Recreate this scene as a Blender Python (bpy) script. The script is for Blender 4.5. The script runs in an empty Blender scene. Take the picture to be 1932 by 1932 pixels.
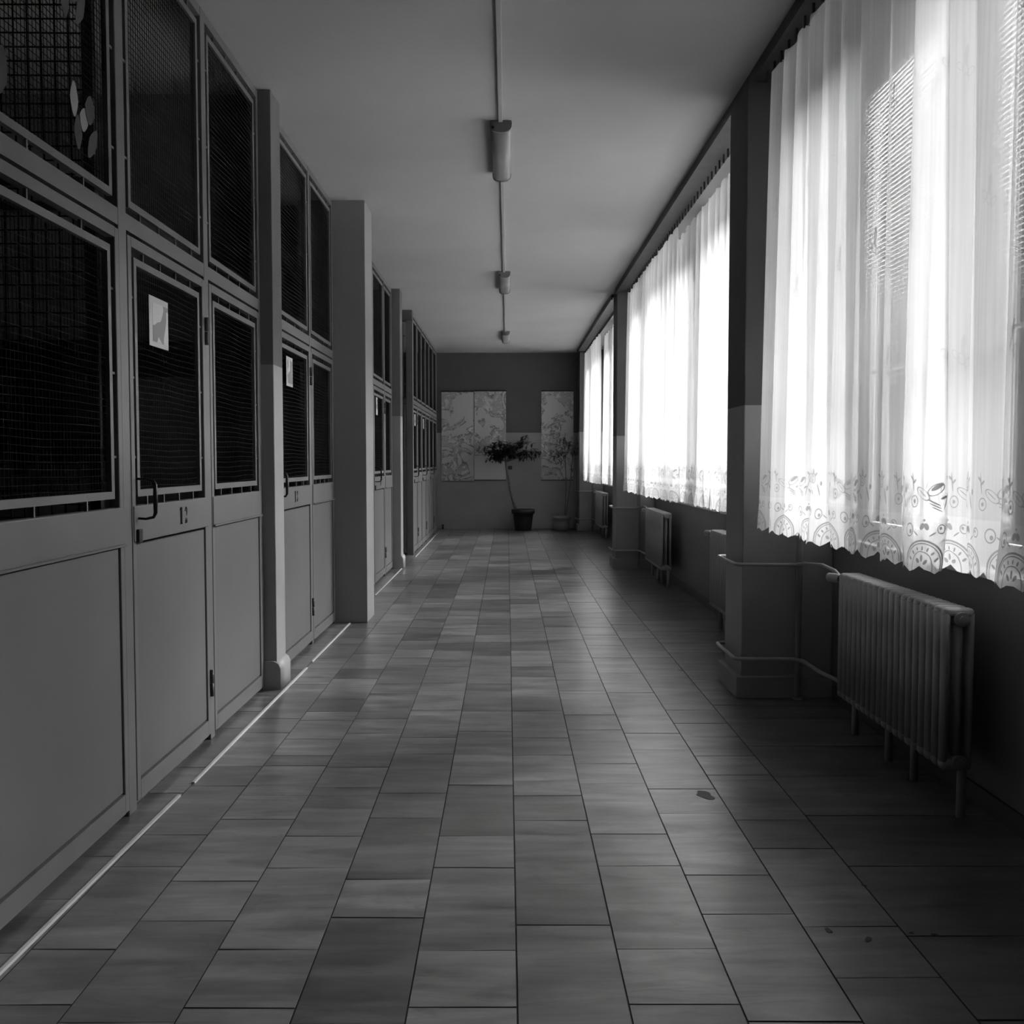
import bpy, bmesh, math, random
from mathutils import Vector, Matrix
random.seed(7)
PI = math.pi
C = bpy.context.scene.collection
SC = bpy.context.scene

# ------------------------------------------------------------------ materials
def newmat(name):
    m = bpy.data.materials.new(name); m.use_nodes = True
    nt = m.node_tree; nt.nodes.clear()
    out = nt.nodes.new('ShaderNodeOutputMaterial')
    return m, nt, out
def ramp(nt, fac, a, b, lo=0.35, hi=0.65):
    r = nt.nodes.new('ShaderNodeMapRange'); r.inputs[1].default_value = lo; r.inputs[2].default_value = hi
    r.inputs[3].default_value = a; r.inputs[4].default_value = b
    nt.links.new(fac, r.inputs[0]); return r.outputs[0]
def noise(nt, scale, detail=4, vec=None, rough=0.55, dist=0.0):
    n = nt.nodes.new('ShaderNodeTexNoise'); n.inputs['Scale'].default_value = scale
    n.inputs['Detail'].default_value = detail; n.inputs['Roughness'].default_value = rough
    n.inputs['Distortion'].default_value = dist
    if vec is not None: nt.links.new(vec, n.inputs['Vector'])
    return n.outputs['Fac']
def mapping(nt, scale, coord='Object'):
    tc = nt.nodes.new('ShaderNodeTexCoord'); mp = nt.nodes.new('ShaderNodeMapping')
    mp.inputs['Scale'].default_value = scale
    nt.links.new(tc.outputs[coord], mp.inputs['Vector']); return mp.outputs[0]
def M(nt, op, a, b=None, c=None):
    n = nt.nodes.new('ShaderNodeMath'); n.operation = op
    for i, v in enumerate((a, b, c)):
        if v is None: continue
        if isinstance(v, (int, float)): n.inputs[i].default_value = v
        else: nt.links.new(v, n.inputs[i])
    return n.outputs[0]
def grey(name, v, rough=0.5, var=0.06, scale=3.0, bump=0.0, bscale=60, metal=0.0, spec=.5):
    m, nt, out = newmat(name)
    b = nt.nodes.new('ShaderNodeBsdfPrincipled')
    b.inputs['Roughness'].default_value = rough; b.inputs['Metallic'].default_value = metal; b.inputs['Specular IOR Level'].default_value = spec
    vec = mapping(nt, (1, 1, 1))
    f = ramp(nt, noise(nt, scale, 5, vec), v * (1 - var), v * (1 + var), .3, .7)
    nt.links.new(f, b.inputs['Base Color'])
    if bump > 0:
        bp = nt.nodes.new('ShaderNodeBump'); bp.inputs['Strength'].default_value = bump; bp.inputs['Distance'].default_value = 0.004
        nt.links.new(noise(nt, bscale, 6, vec), bp.inputs['Height']); nt.links.new(bp.outputs[0], b.inputs['Normal'])
    nt.links.new(b.outputs[0], out.inputs[0])
    return m
def dado(name, lo, hi, z, rough=0.5):
    m, nt, out = newmat(name)
    b = nt.nodes.new('ShaderNodeBsdfPrincipled')
    g = nt.nodes.new('ShaderNodeNewGeometry'); s = nt.nodes.new('ShaderNodeSeparateXYZ')
    nt.links.new(g.outputs['Position'], s.inputs[0])
    vec = mapping(nt, (1, 1, 1))
    n = ramp(nt, noise(nt, 2.5, 5, vec), 0.92, 1.08, .3, .7)
    step = M(nt, 'GREATER_THAN', s.outputs[2], z)
    col = M(nt, 'MULTIPLY', M(nt, 'ADD', M(nt, 'MULTIPLY', step, hi - lo), lo), n)
    nt.links.new(col, b.inputs['Base Color'])
    nt.links.new(M(nt, 'ADD', M(nt, 'MULTIPLY', step, .9 - rough), rough), b.inputs['Roughness'])
    bp = nt.nodes.new('ShaderNodeBump'); bp.inputs['Strength'].default_value = .25; bp.inputs['Distance'].default_value = 0.003
    nt.links.new(noise(nt, 45, 6, vec), bp.inputs['Height']); nt.links.new(bp.outputs[0], b.inputs['Normal'])
    nt.links.new(b.outputs[0], out.inputs[0])
    return m

MT = {}
MT['ceil'] = grey('ceiling_paint', .41, .9, .05, 1.2, .2, 30)
MT['paint'] = grey('cage_enamel', .125, .42, .07, 4, .05, 25)
MT['panel'] = grey('cage_sheet_enamel', .11, .45, .09, 2.2, .04, 12)
MT['wire'] = grey('dark_wire', .010, .9, .1, spec=.08)
MT['rad'] = grey('radiator_enamel', .30, .38, .06, 12, .12, 60)
MT['pipe'] = grey('pipe_enamel', .30, .35, .05, 9)
MT['black'] = grey('black_plastic', .012, .35, .1)
MT['digit'] = grey('black_stencil_paint', .006, .9, .1, spec=.1)
MT['hinge'] = grey('hinge_steel', .05, .4, .1)
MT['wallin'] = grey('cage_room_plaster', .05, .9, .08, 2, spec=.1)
MT['wallside'] = dado('right_wall_paint', .15, .12, 1.48, .55)
MT['divider'] = grey('divider_plaster_lit_tone', .22, .9, .08, 2)  # cage room plaster in a paler tone, imitating light on the camera-facing dividers
MT['wallback'] = dado('back_wall_paint', .24, .085, 1.70, .5)
MT['pillar'] = dado('pillar_paint', .26, .09, 1.48, .5)
MT['pillar_far'] = dado('far_pillar_paint', .26, .09, 1.70, .5)
MT['post'] = dado('left_post_paint', .27, .13, 1.70, .5)
MT['column'] = grey('left_column_paint', .22, .6, .05, 2, .15, 45)
MT['strip'] = grey('threshold_metal', .5, .3, .08, 15)
MT['wood'] = grey('dark_rail_wood', .035, .5, .3, 8)
MT['lampbody'] = grey('lamp_housing_plastic', .16, .4, .05)
MT['lampdiff'] = grey('lamp_cover_plastic', .26, .36, .06, 6)
MT['conduit'] = grey('conduit_plastic', .38, .45, .05)
MT['winframe'] = grey('window_frame_paint', .55, .45, .05)
MT['blind'] = grey('blind_aluminium', .5, .4, .04)
MT['pot'] = grey('dark_pot_plastic', .018, .5, .2, 6)
MT['pot2'] = grey('pale_pot_glaze', .22, .35, .15, 8)
MT['soil'] = grey('potting_soil', .02, .95, .4, 40, .5, 60)
MT['bark'] = grey('bark', .11, .8, .3, 25, .4, 60)
MT['leaf'] = grey('dark_leaf', .010, .45, .35, 10)
MT['leaf2'] = grey('pale_leaf', .03, .5, .35, 10)
MT['paper'] = grey('paper_sheet', .6, .8, .04)
MT['cutout'] = grey('cut_paper', .30, .8, .05)
MT['cutout2'] = grey('darker_cut_paper', .07, .8, .05)
MT['snow'] = grey('pale_ground', .5, .9, .05, .5)
MT['ext'] = grey('far_facade', .22, .9, .1, .2)
MT['extglass'] = grey('far_window_glass', .06, .2, .1, .2)
MT['coat'] = grey('dark_coat_cloth', .018, .95, .3, 12)
MT['grout'] = grey('floor_grout', .03, .9, .2, 20)
MT['stain'] = grey('dark_stain', .03, .5, .3, 30)
MT['base'] = grey('baseboard_paint', .06, .5, .1)

# marble tiles: tone per tile from a colour attribute, streaks across each tile
def marble():
    m, nt, out = newmat('marble_tiles')
    b = nt.nodes.new('ShaderNodeBsdfPrincipled')
    a = nt.nodes.new('ShaderNodeAttribute'); a.attribute_name = 'tone'
    s = nt.nodes.new('ShaderNodeSeparateColor'); nt.links.new(a.outputs['Color'], s.inputs[0])
    tc = nt.nodes.new('ShaderNodeTexCoord')
    off = nt.nodes.new('ShaderNodeVectorMath'); off.operation = 'ADD'
    cmb = nt.nodes.new('ShaderNodeCombineXYZ')
    nt.links.new(M(nt, 'MULTIPLY', s.outputs[1], 37.0), cmb.inputs[0]); nt.links.new(M(nt, 'MULTIPLY', s.outputs[2], 53.0), cmb.inputs[2])
    nt.links.new(tc.outputs['Object'], off.inputs[0]); nt.links.new(cmb.outputs[0], off.inputs[1])
    mp = nt.nodes.new('ShaderNodeMapping'); mp.inputs['Scale'].default_value = (1.6, 11, 3)
    nt.links.new(off.outputs[0], mp.inputs['Vector'])
    mp2 = nt.nodes.new('ShaderNodeMapping'); mp2.inputs['Scale'].default_value = (5, 7, 3)
    nt.links.new(off.outputs[0], mp2.inputs['Vector'])
    st = ramp(nt, noise(nt, 1.0, 7, mp.outputs[0], .62, .8), .45, 1.35, .32, .68)
    cl = ramp(nt, noise(nt, 1.0, 5, mp2.outputs[0], .6, .6), .82, 1.14, .3, .7)
    mp3 = nt.nodes.new('ShaderNodeMapping'); mp3.inputs['Scale'].default_value = (2.2, 9, 3); mp3.inputs['Rotation'].default_value = (0, 0, .25)
    nt.links.new(off.outputs[0], mp3.inputs['Vector'])
    vn = M(nt, 'ABSOLUTE', M(nt, 'SUBTRACT', noise(nt, 1.0, 3, mp3.outputs[0], .5, 1.2), .5))
    vein = ramp(nt, vn, .72, 1.0, 0.0, .02)
    vein = M(nt, 'MAXIMUM', vein, ramp(nt, noise(nt, 1.0, 2, mp2.outputs[0]), .6, 1.1, .42, .52))
    col = M(nt, 'MULTIPLY', M(nt, 'MULTIPLY', M(nt, 'MULTIPLY', s.outputs[0], st), cl), vein)
    nt.links.new(col, b.inputs['Base Color'])
    big = noise(nt, 1.7, 4, tc.outputs['Object'])
    nt.links.new(ramp(nt, big, .28, .305, .3, .7), b.inputs['Roughness'])
    b.inputs['Specular IOR Level'].default_value = 1.0
    bp = nt.nodes.new('ShaderNodeBump'); bp.inputs['Strength'].default_value = .06; bp.inputs['Distance'].default_value = .004
    nt.links.new(noise(nt, 9, 4, tc.outputs['Object']), bp.inputs['Height']); nt.links.new(bp.outputs[0], b.inputs['Normal'])
    nt.links.new(b.outputs[0], out.inputs[0]); return m
MT['marble'] = marble()

def glassmat():
    m, nt, out = newmat('window_glass')
    t = nt.nodes.new('ShaderNodeBsdfTransparent'); t.inputs[0].default_value = (.9, .9, .9, 1)
    g = nt.nodes.new('ShaderNodeBsdfGlossy'); g.inputs['Roughness'].default_value = .02
    f = nt.nodes.new('ShaderNodeFresnel'); f.inputs[0].default_value = 1.3
    mx = nt.nodes.new('ShaderNodeMixShader')
    nt.links.new(f.outputs[0], mx.inputs[0]); nt.links.new(t.outputs[0], mx.inputs[1]); nt.links.new(g.outputs[0], mx.inputs[2])
    nt.links.new(mx.outputs[0], out.inputs[0]); return m
MT['glass'] = glassmat()

# sheer curtain: net with woven sprigs and a lace border; uv is metres along the cloth, metres above the hem
def curtainmat():
    m, nt, out = newmat('sheer_lace_curtain')
    uv = nt.nodes.new('ShaderNodeUVMap'); uv.uv_map = 'cloth'
    s = nt.nodes.new('ShaderNodeSeparateXYZ'); nt.links.new(uv.outputs[0], s.inputs[0])
    U, V = s.outputs[0], s.outputs[1]
    def tile(x, p, o=0.0):
        return M(nt, 'SUBTRACT', M(nt, 'MULTIPLY', M(nt, 'FRACT', M(nt, 'ADD', M(nt, 'DIVIDE', x, p), o)), p), p / 2)
    def dist(x, y, cx, cy, rx, ry, rot=0):
        a = M(nt, 'SUBTRACT', x, cx); b = M(nt, 'SUBTRACT', y, cy)
        if rot:
            c_, s_ = math.cos(rot), math.sin(rot)
            a2 = M(nt, 'ADD', M(nt, 'MULTIPLY', a, c_), M(nt, 'MULTIPLY', b, s_))
            b = M(nt, 'SUBTRACT', M(nt, 'MULTIPLY', b, c_), M(nt, 'MULTIPLY', a, s_)); a = a2
        a = M(nt, 'DIVIDE', a, rx); b = M(nt, 'DIVIDE', b, ry)
        return M(nt, 'SQRT', M(nt, 'ADD', M(nt, 'MULTIPLY', a, a), M(nt, 'MULTIPLY', b, b)))
    def fill(*a): return M(nt, 'LESS_THAN', dist(*a), 1.0)
    def ring(w, *a): return M(nt, 'LESS_THAN', M(nt, 'ABSOLUTE', M(nt, 'SUBTRACT', dist(*a), 1.0)), w)
    def mx(l):
        r = l[0]
        for x in l[1:]: r = M(nt, 'MAXIMUM', r, x)
        return r
    P = .17
    u = tile(U, P); ua = M(nt, 'ABSOLUTE', u)
    heavy = mx([
        ring(.045, u, V, 0.0, .012, .068, .064), ring(.03, u, V, 0.0, .012, .060, .056), ring(.05, u, V, 0.0, .006, .036, .036),
        fill(ua, V, 0.0, .053, .0028, .007), fill(ua, V, .018, .050, .0028, .007, -.35), fill(ua, V, .034, .040, .0028, .007, -.75), fill(ua, V, .046, .026, .0028, .007, -1.15),
        fill(u, V, 0.0, .022, .004, .009), fill(ua, V, .013, .016, .004, .009, -.8),
        ring(.11, u, V, .060, .106, .017, .019), fill(u, V, .055, .101, .006, .007), ring(.13, u, V, -.052, .112, .011, .013), fill(u, V, -.049, .115, .004, .005),
        fill(ua, V, .0075, .118, .0075, .011, .5), fill(ua, V, .0, .137, .0035, .0035), fill(u, V, .03, .097, .012, .0022, .6), fill(u, V, -.028, .096, .012, .0022, -.6)])
    P2 = .23
    w = tile(U, P2, .3)
    flower = mx([
        ring(.12, w, V, -.055, .245, .015, .018), ring(.2, w, V, -.055, .245, .007, .009), fill(w, V, -.056, .272, .005, .012), fill(w, V, -.073, .260, .004, .010, .8), fill(w, V, -.038, .262, .004, .010, -.8),
        fill(w, V, .0, .236, .021, .0065, -.55), ring(.09, w, V, .004, .228, .027, .014, -.55), ring(.08, w, V, .045, .215, .026, .012, .7), fill(w, V, .047, .217, .018, .0015, .7),
        fill(w, V, .01, .19, .022, .0028, .45), fill(w, V, .006, .180, .020, .0024, .42), fill(w, V, .002, .171, .017, .002, .4),
        fill(w, V, -.032, .205, .0022, .04, .35), fill(w, V, -.046, .19, .013, .004, .9), fill(w, V, -.02, .205, .012, .004, -.4), ring(.1, w, V, .078, .192, .014, .017), fill(w, V, .078, .192, .005, .006),
        fill(w, V, .085, .25, .0022, .03, -.12), fill(w, V, .092, .262, .009, .0035, .8), fill(w, V, .078, .252, .009, .0035, -.8), fill(w, V, -.088, .2, .003, .026, -.3), fill(w, V, -.1, .225, .005, .009)])
    # sprigs higher up the cloth, alternate rows shifted
    row = M(nt, 'FLOOR', M(nt, 'DIVIDE', V, .42)); sh = M(nt, 'MULTIPLY', M(nt, 'MODULO', row, 2.0), .21)
    sx = tile(M(nt, 'ADD', U, sh), .42); sy = tile(V, .42)
    up = M(nt, 'GREATER_THAN', V, .36)
    sprig = M(nt, 'MULTIPLY', up, mx([
        fill(sx, sy, 0, .022, .0075, .03, .12), ring(.13, sx, sy, .006, -.018, .010, .017, -.3), ring(.13, sx, sy, .026, -.004, .017, .009, .8),
        ring(.13, sx, sy, -.014, -.03, .009, .014, .6), fill(sx, sy, -.004, -.01, .0022, .045, -.1)]))
    band = ramp(nt, V, 1.0, 0.0, .145, .15)
    border = M(nt, 'MULTIPLY', band, .28)
    pat = M(nt, 'MINIMUM', M(nt, 'ADD', border, mx([heavy, flower, M(nt, 'MULTIPLY', sprig, .8)])), 1.0)
    # vertical thread variation
    cmb = nt.nodes.new('ShaderNodeCombineXYZ'); nt.links.new(M(nt, 'MULTIPLY', U, 60.0), cmb.inputs[0]); nt.links.new(M(nt, 'MULTIPLY', V, 1.2), cmb.inputs[1])
    thr = ramp(nt, noise(nt, 1.0, 3, cmb.outputs[0]), -.03, .03, .3, .7)
    tr = nt.nodes.new('ShaderNodeBsdfTransparent')
    tl = nt.nodes.new('ShaderNodeBsdfTranslucent'); df = nt.nodes.new('ShaderNodeBsdfDiffuse')
    col = ramp(nt, pat, .92, .22, 0, 1); nt.links.new(col, tl.inputs[0]); nt.links.new(ramp(nt, pat, .6, .3, 0, 1), df.inputs[0])
    m1 = nt.nodes.new('ShaderNodeMixShader'); m1.inputs[0].default_value = .35
    nt.links.new(tl.outputs[0], m1.inputs[1]); nt.links.new(df.outputs[0], m1.inputs[2])
    m2 = nt.nodes.new('ShaderNodeMixShader')
    nt.links.new(M(nt, 'ADD', ramp(nt, pat, CLO, .96, 0, 1), thr), m2.inputs[0])
    nt.links.new(tr.outputs[0], m2.inputs[1]); nt.links.new(m1.outputs[0], m2.inputs[2])
    nt.links.new(m2.outputs[0], out.inputs[0]); return m
CLO = .41
MT['curtain'] = curtainmat()

def mapmat(name, seed, blank=None, base=.46):
    m, nt, out = newmat(name)
    b = nt.nodes.new('ShaderNodeBsdfPrincipled'); b.inputs['Roughness'].default_value = .6
    tc = nt.nodes.new('ShaderNodeTexCoord'); mp = nt.nodes.new('ShaderNodeMapping'); mp.inputs['Location'].default_value = (seed, seed * 1.7, seed * .3)
    nt.links.new(tc.outputs['Object'], mp.inputs['Vector'])
    n1 = noise(nt, 2.6, 6, mp.outputs[0], .6, .9)
    coast = M(nt, 'LESS_THAN', M(nt, 'ABSOLUTE', M(nt, 'SUBTRACT', n1, .5)), .012)
    land = M(nt, 'GREATER_THAN', n1, .5)
    n2 = noise(nt, 9, 6, mp.outputs[0], .65, 1.2)
    river = M(nt, 'MULTIPLY', land, M(nt, 'LESS_THAN', M(nt, 'ABSOLUTE', M(nt, 'SUBTRACT', n2, .5)), .02))
    relief = ramp(nt, n2, .62, 1.25, .35, .65)
    col = M(nt, 'MULTIPLY', M(nt, 'ADD', M(nt, 'MULTIPLY', land, M(nt, 'SUBTRACT', relief, 1.0)), 1.0), base)
    col = M(nt, 'MULTIPLY', col, M(nt, 'SUBTRACT', 1.0, M(nt, 'MULTIPLY', M(nt, 'MAXIMUM', coast, M(nt, 'MULTIPLY', river, .6)), .6)))
    if blank:
        s = nt.nodes.new('ShaderNodeSeparateXYZ'); nt.links.new(tc.outputs['Object'], s.inputs[0])
        st = M(nt, 'LESS_THAN', s.outputs[2], blank)
        col = M(nt, 'ADD', M(nt, 'MULTIPLY', col, M(nt, 'SUBTRACT', 1.0, st)), M(nt, 'MULTIPLY', st, base * 1.15))
    nt.links.new(col, b.inputs['Base Color']); nt.links.new(b.outputs[0], out.inputs[0]); return m

def drawingmat(name, seed):
    m, nt, out = newmat(name)
    b = nt.nodes.new('ShaderNodeBsdfPrincipled'); b.inputs['Roughness'].default_value = .8
    tc = nt.nodes.new('ShaderNodeTexCoord'); mp = nt.nodes.new('ShaderNodeMapping'); mp.inputs['Location'].default_value = (seed, seed, seed)
    nt.links.new(tc.outputs['Object'], mp.inputs['Vector'])
    n = noise(nt, 9, 2, mp.outputs[0], .4, .5)
    nt.links.new(M(nt, 'ADD', M(nt, 'MULTIPLY', M(nt, 'GREATER_THAN', n, .5), -.38), .7), b.inputs['Base Color'])
    nt.links.new(b.outputs[0], out.inputs[0]); return m

# ------------------------------------------------------------------ mesh builder
class MB:
    def __init__(s): s.bm = bmesh.new()
    def box(s, x0, x1, y0, y1, z0, z1, bev=0.0, seg=2):
        b = s.bm
        vs = [b.verts.new((x, y, z)) for x in (x0, x1) for y in (y0, y1) for z in (z0, z1)]
        fs = [b.faces.new([vs[i] for i in f]) for f in ((0, 1, 3, 2), (4, 6, 7, 5), (0, 4, 5, 1), (2, 3, 7, 6), (0, 2, 6, 4), (1, 5, 7, 3))]
        if bev > 0:
            es = list({e for f in fs for e in f.edges})
            bmesh.ops.bevel(b, geom=es, offset=bev, segments=seg, profile=.5, affect='EDGES')
        return s
    def rings(s, rs, cap=True, closed=False):
        b = s.bm; prev = None; first = None
        R = [[b.verts.new(p) for p in r] for r in rs]
        n = len(R[0]); k = len(R)
        for i in range(k - 1 + (1 if closed else 0)):
            A, B = R[i], R[(i + 1) % k]
            for j in range(n):
                f = b.faces.new((A[j], A[(j + 1) % n], B[(j + 1) % n], B[j])); f.smooth = n > 5
        if cap and not closed:
            b.faces.new(R[0][::-1]); b.faces.new(R[-1])
        return s
    def tube(s, pts, r, n=10, rs=None):
        pts = [Vector(p) for p in pts]; rings = []
        up = None
        for i, p in enumerate(pts):
            t = (pts[min(i + 1, len(pts) - 1)] - pts[max(i - 1, 0)]).normalized()
            if up is None:
                up = t.orthogonal().normalized()
            up = (up - t * up.dot(t)).normalized(); sd = t.cross(up)
            rr = rs[i] if rs else r
            rings.append([p + (up * math.cos(2 * PI * j / n) + sd * math.sin(2 * PI * j / n)) * rr for j in range(n)])
        return s.rings(rings)
    def lathe(s, prof, n=28, c=(0, 0, 0)):
        return s.rings([[(c[0] + r * math.cos(2 * PI * j / n), c[1] + r * math.sin(2 * PI * j / n), c[2] + z) for j in range(n)] for r, z in prof])
    def prism(s, poly, axis, a, b_):
        def P(p, t): return {'x': (t, p[0], p[1]), 'y': (p[0], t, p[1]), 'z': (p[0], p[1], t)}[axis]
        return s.rings([[P(p, a) for p in poly], [P(p, b_) for p in poly]])
    def build(s, name, mat, parent=None, smooth=None):
        bmesh.ops.recalc_face_normals(s.bm, faces=s.bm.faces)
        me = bpy.data.meshes.new(name); s.bm.to_mesh(me); s.bm.free()
        if mat: me.materials.append(MT[mat] if isinstance(mat, str) else mat)
        o = bpy.data.objects.new(name, me); C.objects.link(o)
        if parent is not None: o.parent = parent
        if smooth: 
            for p in me.polygons: p.use_smooth = True
        return o
def tag(o, label, cat, group=None, kind=None):
    o['label'] = label; o['category'] = cat
    if group: o['group'] = group
    if kind: o['kind'] = kind
    return o
def struct(o): o['kind'] = 'structure'; return o
def empty(name, loc=(0, 0, 0), rz=0):
    o = bpy.data.objects.new(name, None); C.objects.link(o); o.location = loc; o.rotation_euler = (0, 0, rz); o.empty_display_size = .1
    return o
def copy_tree(o, parent=None):
    c = o.copy(); C.objects.link(c); c.parent = parent
    for ch in list(o.children): copy_tree(ch, c)
    return c

# ------------------------------------------------------------------ measures
H = 1.2; CZ = 3.10; YB = 17.8; Y0 = -1.6
XW = 1.65           # window wall, room side
XD = -1.275         # front of the cage run
f_, xv, yv = 1900., 957., 870.

# ------------------------------------------------------------------ floor
def px2floor(px, py):
    return ((px - xv) * H / (py - yv), f_px(py))
PIT = math.atan((966 - 870) / f_); YW = math.atan(9 / f_ * math.cos(PIT))
def f_px(py, px=966):
    F = (math.sin(YW) * math.cos(PIT), math.cos(YW) * math.cos(PIT), -math.sin(PIT))
    Uv = (math.sin(YW) * math.sin(PIT), math.cos(YW) * math.sin(PIT), math.cos(PIT))
    d = [F[i] * f_ + Uv[i] * (966 - py) for i in range(3)]
    return d[1] * (-H / d[2])
SX = [-3.5, -2.6, -1.95, -1.62, -1.30, -1.172, -.963, -.712, -.465, -.219, .022, .268, .515, .762, 1.010, 1.66]
SEAM = {5: [1797, 1695, 1614, 1495, 1447, 1373, 1342],
 6: [1893, 1789, 1634, 1574, 1482, 1445, 1382, 1355, 1309, 1291, 1242, 1214, 1203],
 7: [1736, 1661, 1545, 1500, 1444, 1425, 1394, 1359, 1342, 1318, 1280, 1262, 1233, 1218],
 8: [1901, 1791, 1637, 1577, 1485, 1447, 1383, 1356, 1309, 1290, 1255, 1241],
 9: [1731, 1659, 1543, 1496, 1422, 1391, 1340, 1277, 1258],
 10: [1900, 1793, 1637, 1577, 1481, 1445, 1380, 1342, 1290, 1237, 1211, 1198],
 11: [1746, 1668, 1548, 1501, 1425, 1392, 1342, 1317, 1277, 1258, 1228],
 12: [1896, 1791, 1634, 1574, 1478, 1441, 1377, 1349, 1304, 1283, 1250, 1234, 1207],
 13: [1929, 1726, 1652, 1535, 1489, 1415, 1384, 1331, 1307, 1270],
 14: [1846, 1749, 1602, 1548, 1463, 1427, 1391, 1365, 1340, 1242, 1228],
 15: [1768, 1636, 1540, 1465, 1408, 1357]}
DARK = {(10, 1530): .62, (9, 1600): .78, (9, 1450): .85, (11, 1525): .74, (13, 1690): .72, (12, 1700): .82, (14, 1890): .66, (14, 1575): .66,
        (14, 1352): .62, (7, 1330): .6, (7, 1271): .66, (6, 1600): .85, (7, 1800): .8, (9, 1850): .7, (10, 1350): 1.15, (11, 1460): 1.15,
        (11, 1365): 1.12, (9, 1690): 1.18, (13, 1560): 1.2, (14, 1680): 1.12, (10, 1205): 1.5, (11, 1240): 1.3, (10, 1220): .75,
        (7, 1370): 1.0, (8, 1340): .9, (8, 1700): 1.1, (13, 1850): 1.02, (8, 1415): 1.1}
def make_floor():
    bm = bmesh.new(); lay = bm.loops.layers.float_color.new('tone')
    rnd = random.Random(3); g = .0022
    for i in range(1, len(SX)):
        x0, x1 = SX[i - 1], SX[i]
        ys = sorted(f_px(p) for p in SEAM.get(i, []))
        if not ys: ys = [Y0 + .1]
        y = ys[-1]
        while y < YB: y += rnd.choice([.27, .33, .4, .45, .5, .6]) * rnd.uniform(.95, 1.05); ys.append(y)
        y = ys[0]
        while y > Y0: y -= rnd.uniform(.35, .6); ys.insert(0, y)
        pys = {}
        for k in range(len(ys) - 1):
            a, b = max(ys[k], Y0), min(ys[k + 1], YB)
            if b - a < .02: continue
            t = .145 * rnd.choice([.68, .82, .92, 1, 1.05, 1.15, 1.3]) * rnd.uniform(.94, 1.06)
            for (si, py), v in DARK.items():
                if si == i and a <= f_px(py) < b: t = .145 * v
            if i == 15: t *= .88
            r1, r2 = rnd.random(), rnd.random()
            sk = rnd.uniform(-.004, .004)
            top = [(x0 + g, a + g + sk, 0), (x1 - g, a + g, 0), (x1 - g, b - g + sk, 0), (x0 + g, b - g, 0)]
            tv = [bm.verts.new(p) for p in top]; bv = [bm.verts.new((p[0], p[1], -.002)) for p in top]
            fs = [bm.faces.new(tv)] + [bm.faces.new((tv[j], bv[j], bv[(j + 1) % 4], tv[(j + 1) % 4])) for j in range(4)]
            for fc in fs:
                for l in fc.loops: l[lay] = (t, r1, r2, 1)
    bmesh.ops.recalc_face_normals(bm, faces=bm.faces)
    # grout bed and slab
    vs = [bm.verts.new((x, y, z)) for z in (-.0018, -.15) for x, y in ((-3.5, Y0), (1.95, Y0), (1.95, YB + .1), (-3.5, YB + .1))]
    for fi in ((0, 1, 2, 3), (7, 6, 5, 4), (0, 4, 5, 1), (1, 5, 6, 2), (2, 6, 7, 3), (3, 7, 4, 0)):
        fc = bm.faces.new([vs[j] for j in fi]); fc.material_index = 1
        for l in fc.loops: l[lay] = (.03, 0, 0, 1)
    me = bpy.data.meshes.new('floor'); bm.to_mesh(me); bm.free()
    me.materials.append(MT['marble']); me.materials.append(MT['grout'])
    o = bpy.data.objects.new('floor', me); C.objects.link(o); return struct(o)
floor = make_floor()
# dark blot and scuffs on the tiles
def blot(px, py, rx, ry, seed, n=26, rot=0):
    rnd = random.Random(seed); x, y = px2floor(px, py)
    ph = [rnd.uniform(0, 6.28) for _ in range(3)]
    pts = []
    for k in range(n):
        a = 2 * PI * k / n; r = 1 + .22 * math.sin(2 * a + ph[0]) + .12 * math.sin(3 * a + ph[1]) + .06 * math.sin(5 * a + ph[2])
        u, v = rx * r * math.cos(a), ry * r * math.sin(a)
        pts.append((x + u * math.cos(rot) - v * math.sin(rot), y + u * math.sin(rot) + v * math.cos(rot)))
    return MB().prism(pts, 'z', .0002, .0009)
blot(1331, 1501, .028, .045, 2, rot=.5).build('floor_stain', 'stain', floor)
for q in [(1565, 1757, .006, .016, 3, .1), (1640, 1774, .006, .018, 4, -.5), (1632, 1672, .008, .006, 5, 0), (1722, 1762, .007, .005, 6, 0), (1765, 1765, .007, .005, 7, 0), (1285, 1265, .012, .006, 8, 0)]:
    blot(q[0], q[1], q[2], q[3], q[4], 14, q[5]).build('floor_stain', 'stain', floor)

# ------------------------------------------------------------------ shell
struct(MB().box(-3.5, 1.95, Y0, YB + .1, CZ, CZ + .15).build('ceiling', 'ceil'))
struct(MB().box(-3.6, 1.95, YB, YB + .2, 0, CZ).build('wall_back', 'wallback'))
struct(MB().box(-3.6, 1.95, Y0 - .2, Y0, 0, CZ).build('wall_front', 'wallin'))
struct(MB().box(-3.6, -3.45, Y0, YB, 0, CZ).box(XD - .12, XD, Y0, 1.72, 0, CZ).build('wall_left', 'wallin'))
PIERS = [(-1.6, 2.85), (3.72, 3.92), (5.06, 5.45), (7.7, 7.9), (9.92, 10.12), (11.2, 11.6), (13.9, 14.1), (16.1, 16.3), (17.3, 17.8)]  # first entry: unseen solid stretch, added without windows to keep the foreground dark
SILL = .80; HEAD = 3.0
w = MB().box(XW, 1.95, Y0, YB, 0, SILL).box(XW, 1.95, Y0, YB, HEAD, CZ)
for a, b in PIERS: w.box(XW, 1.95, a, b, SILL, HEAD)
struct(w.build('wall_right', 'wallside'))
struct(MB().box(XW - .012, XW - .001, 5.5, 11.15, 0, .07).build('baseboard_right', 'base'))
struct(MB().box(XW - .012, XW - .001, Y0, 5.02, 0, .07).build('baseboard_right', 'base'))

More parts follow.
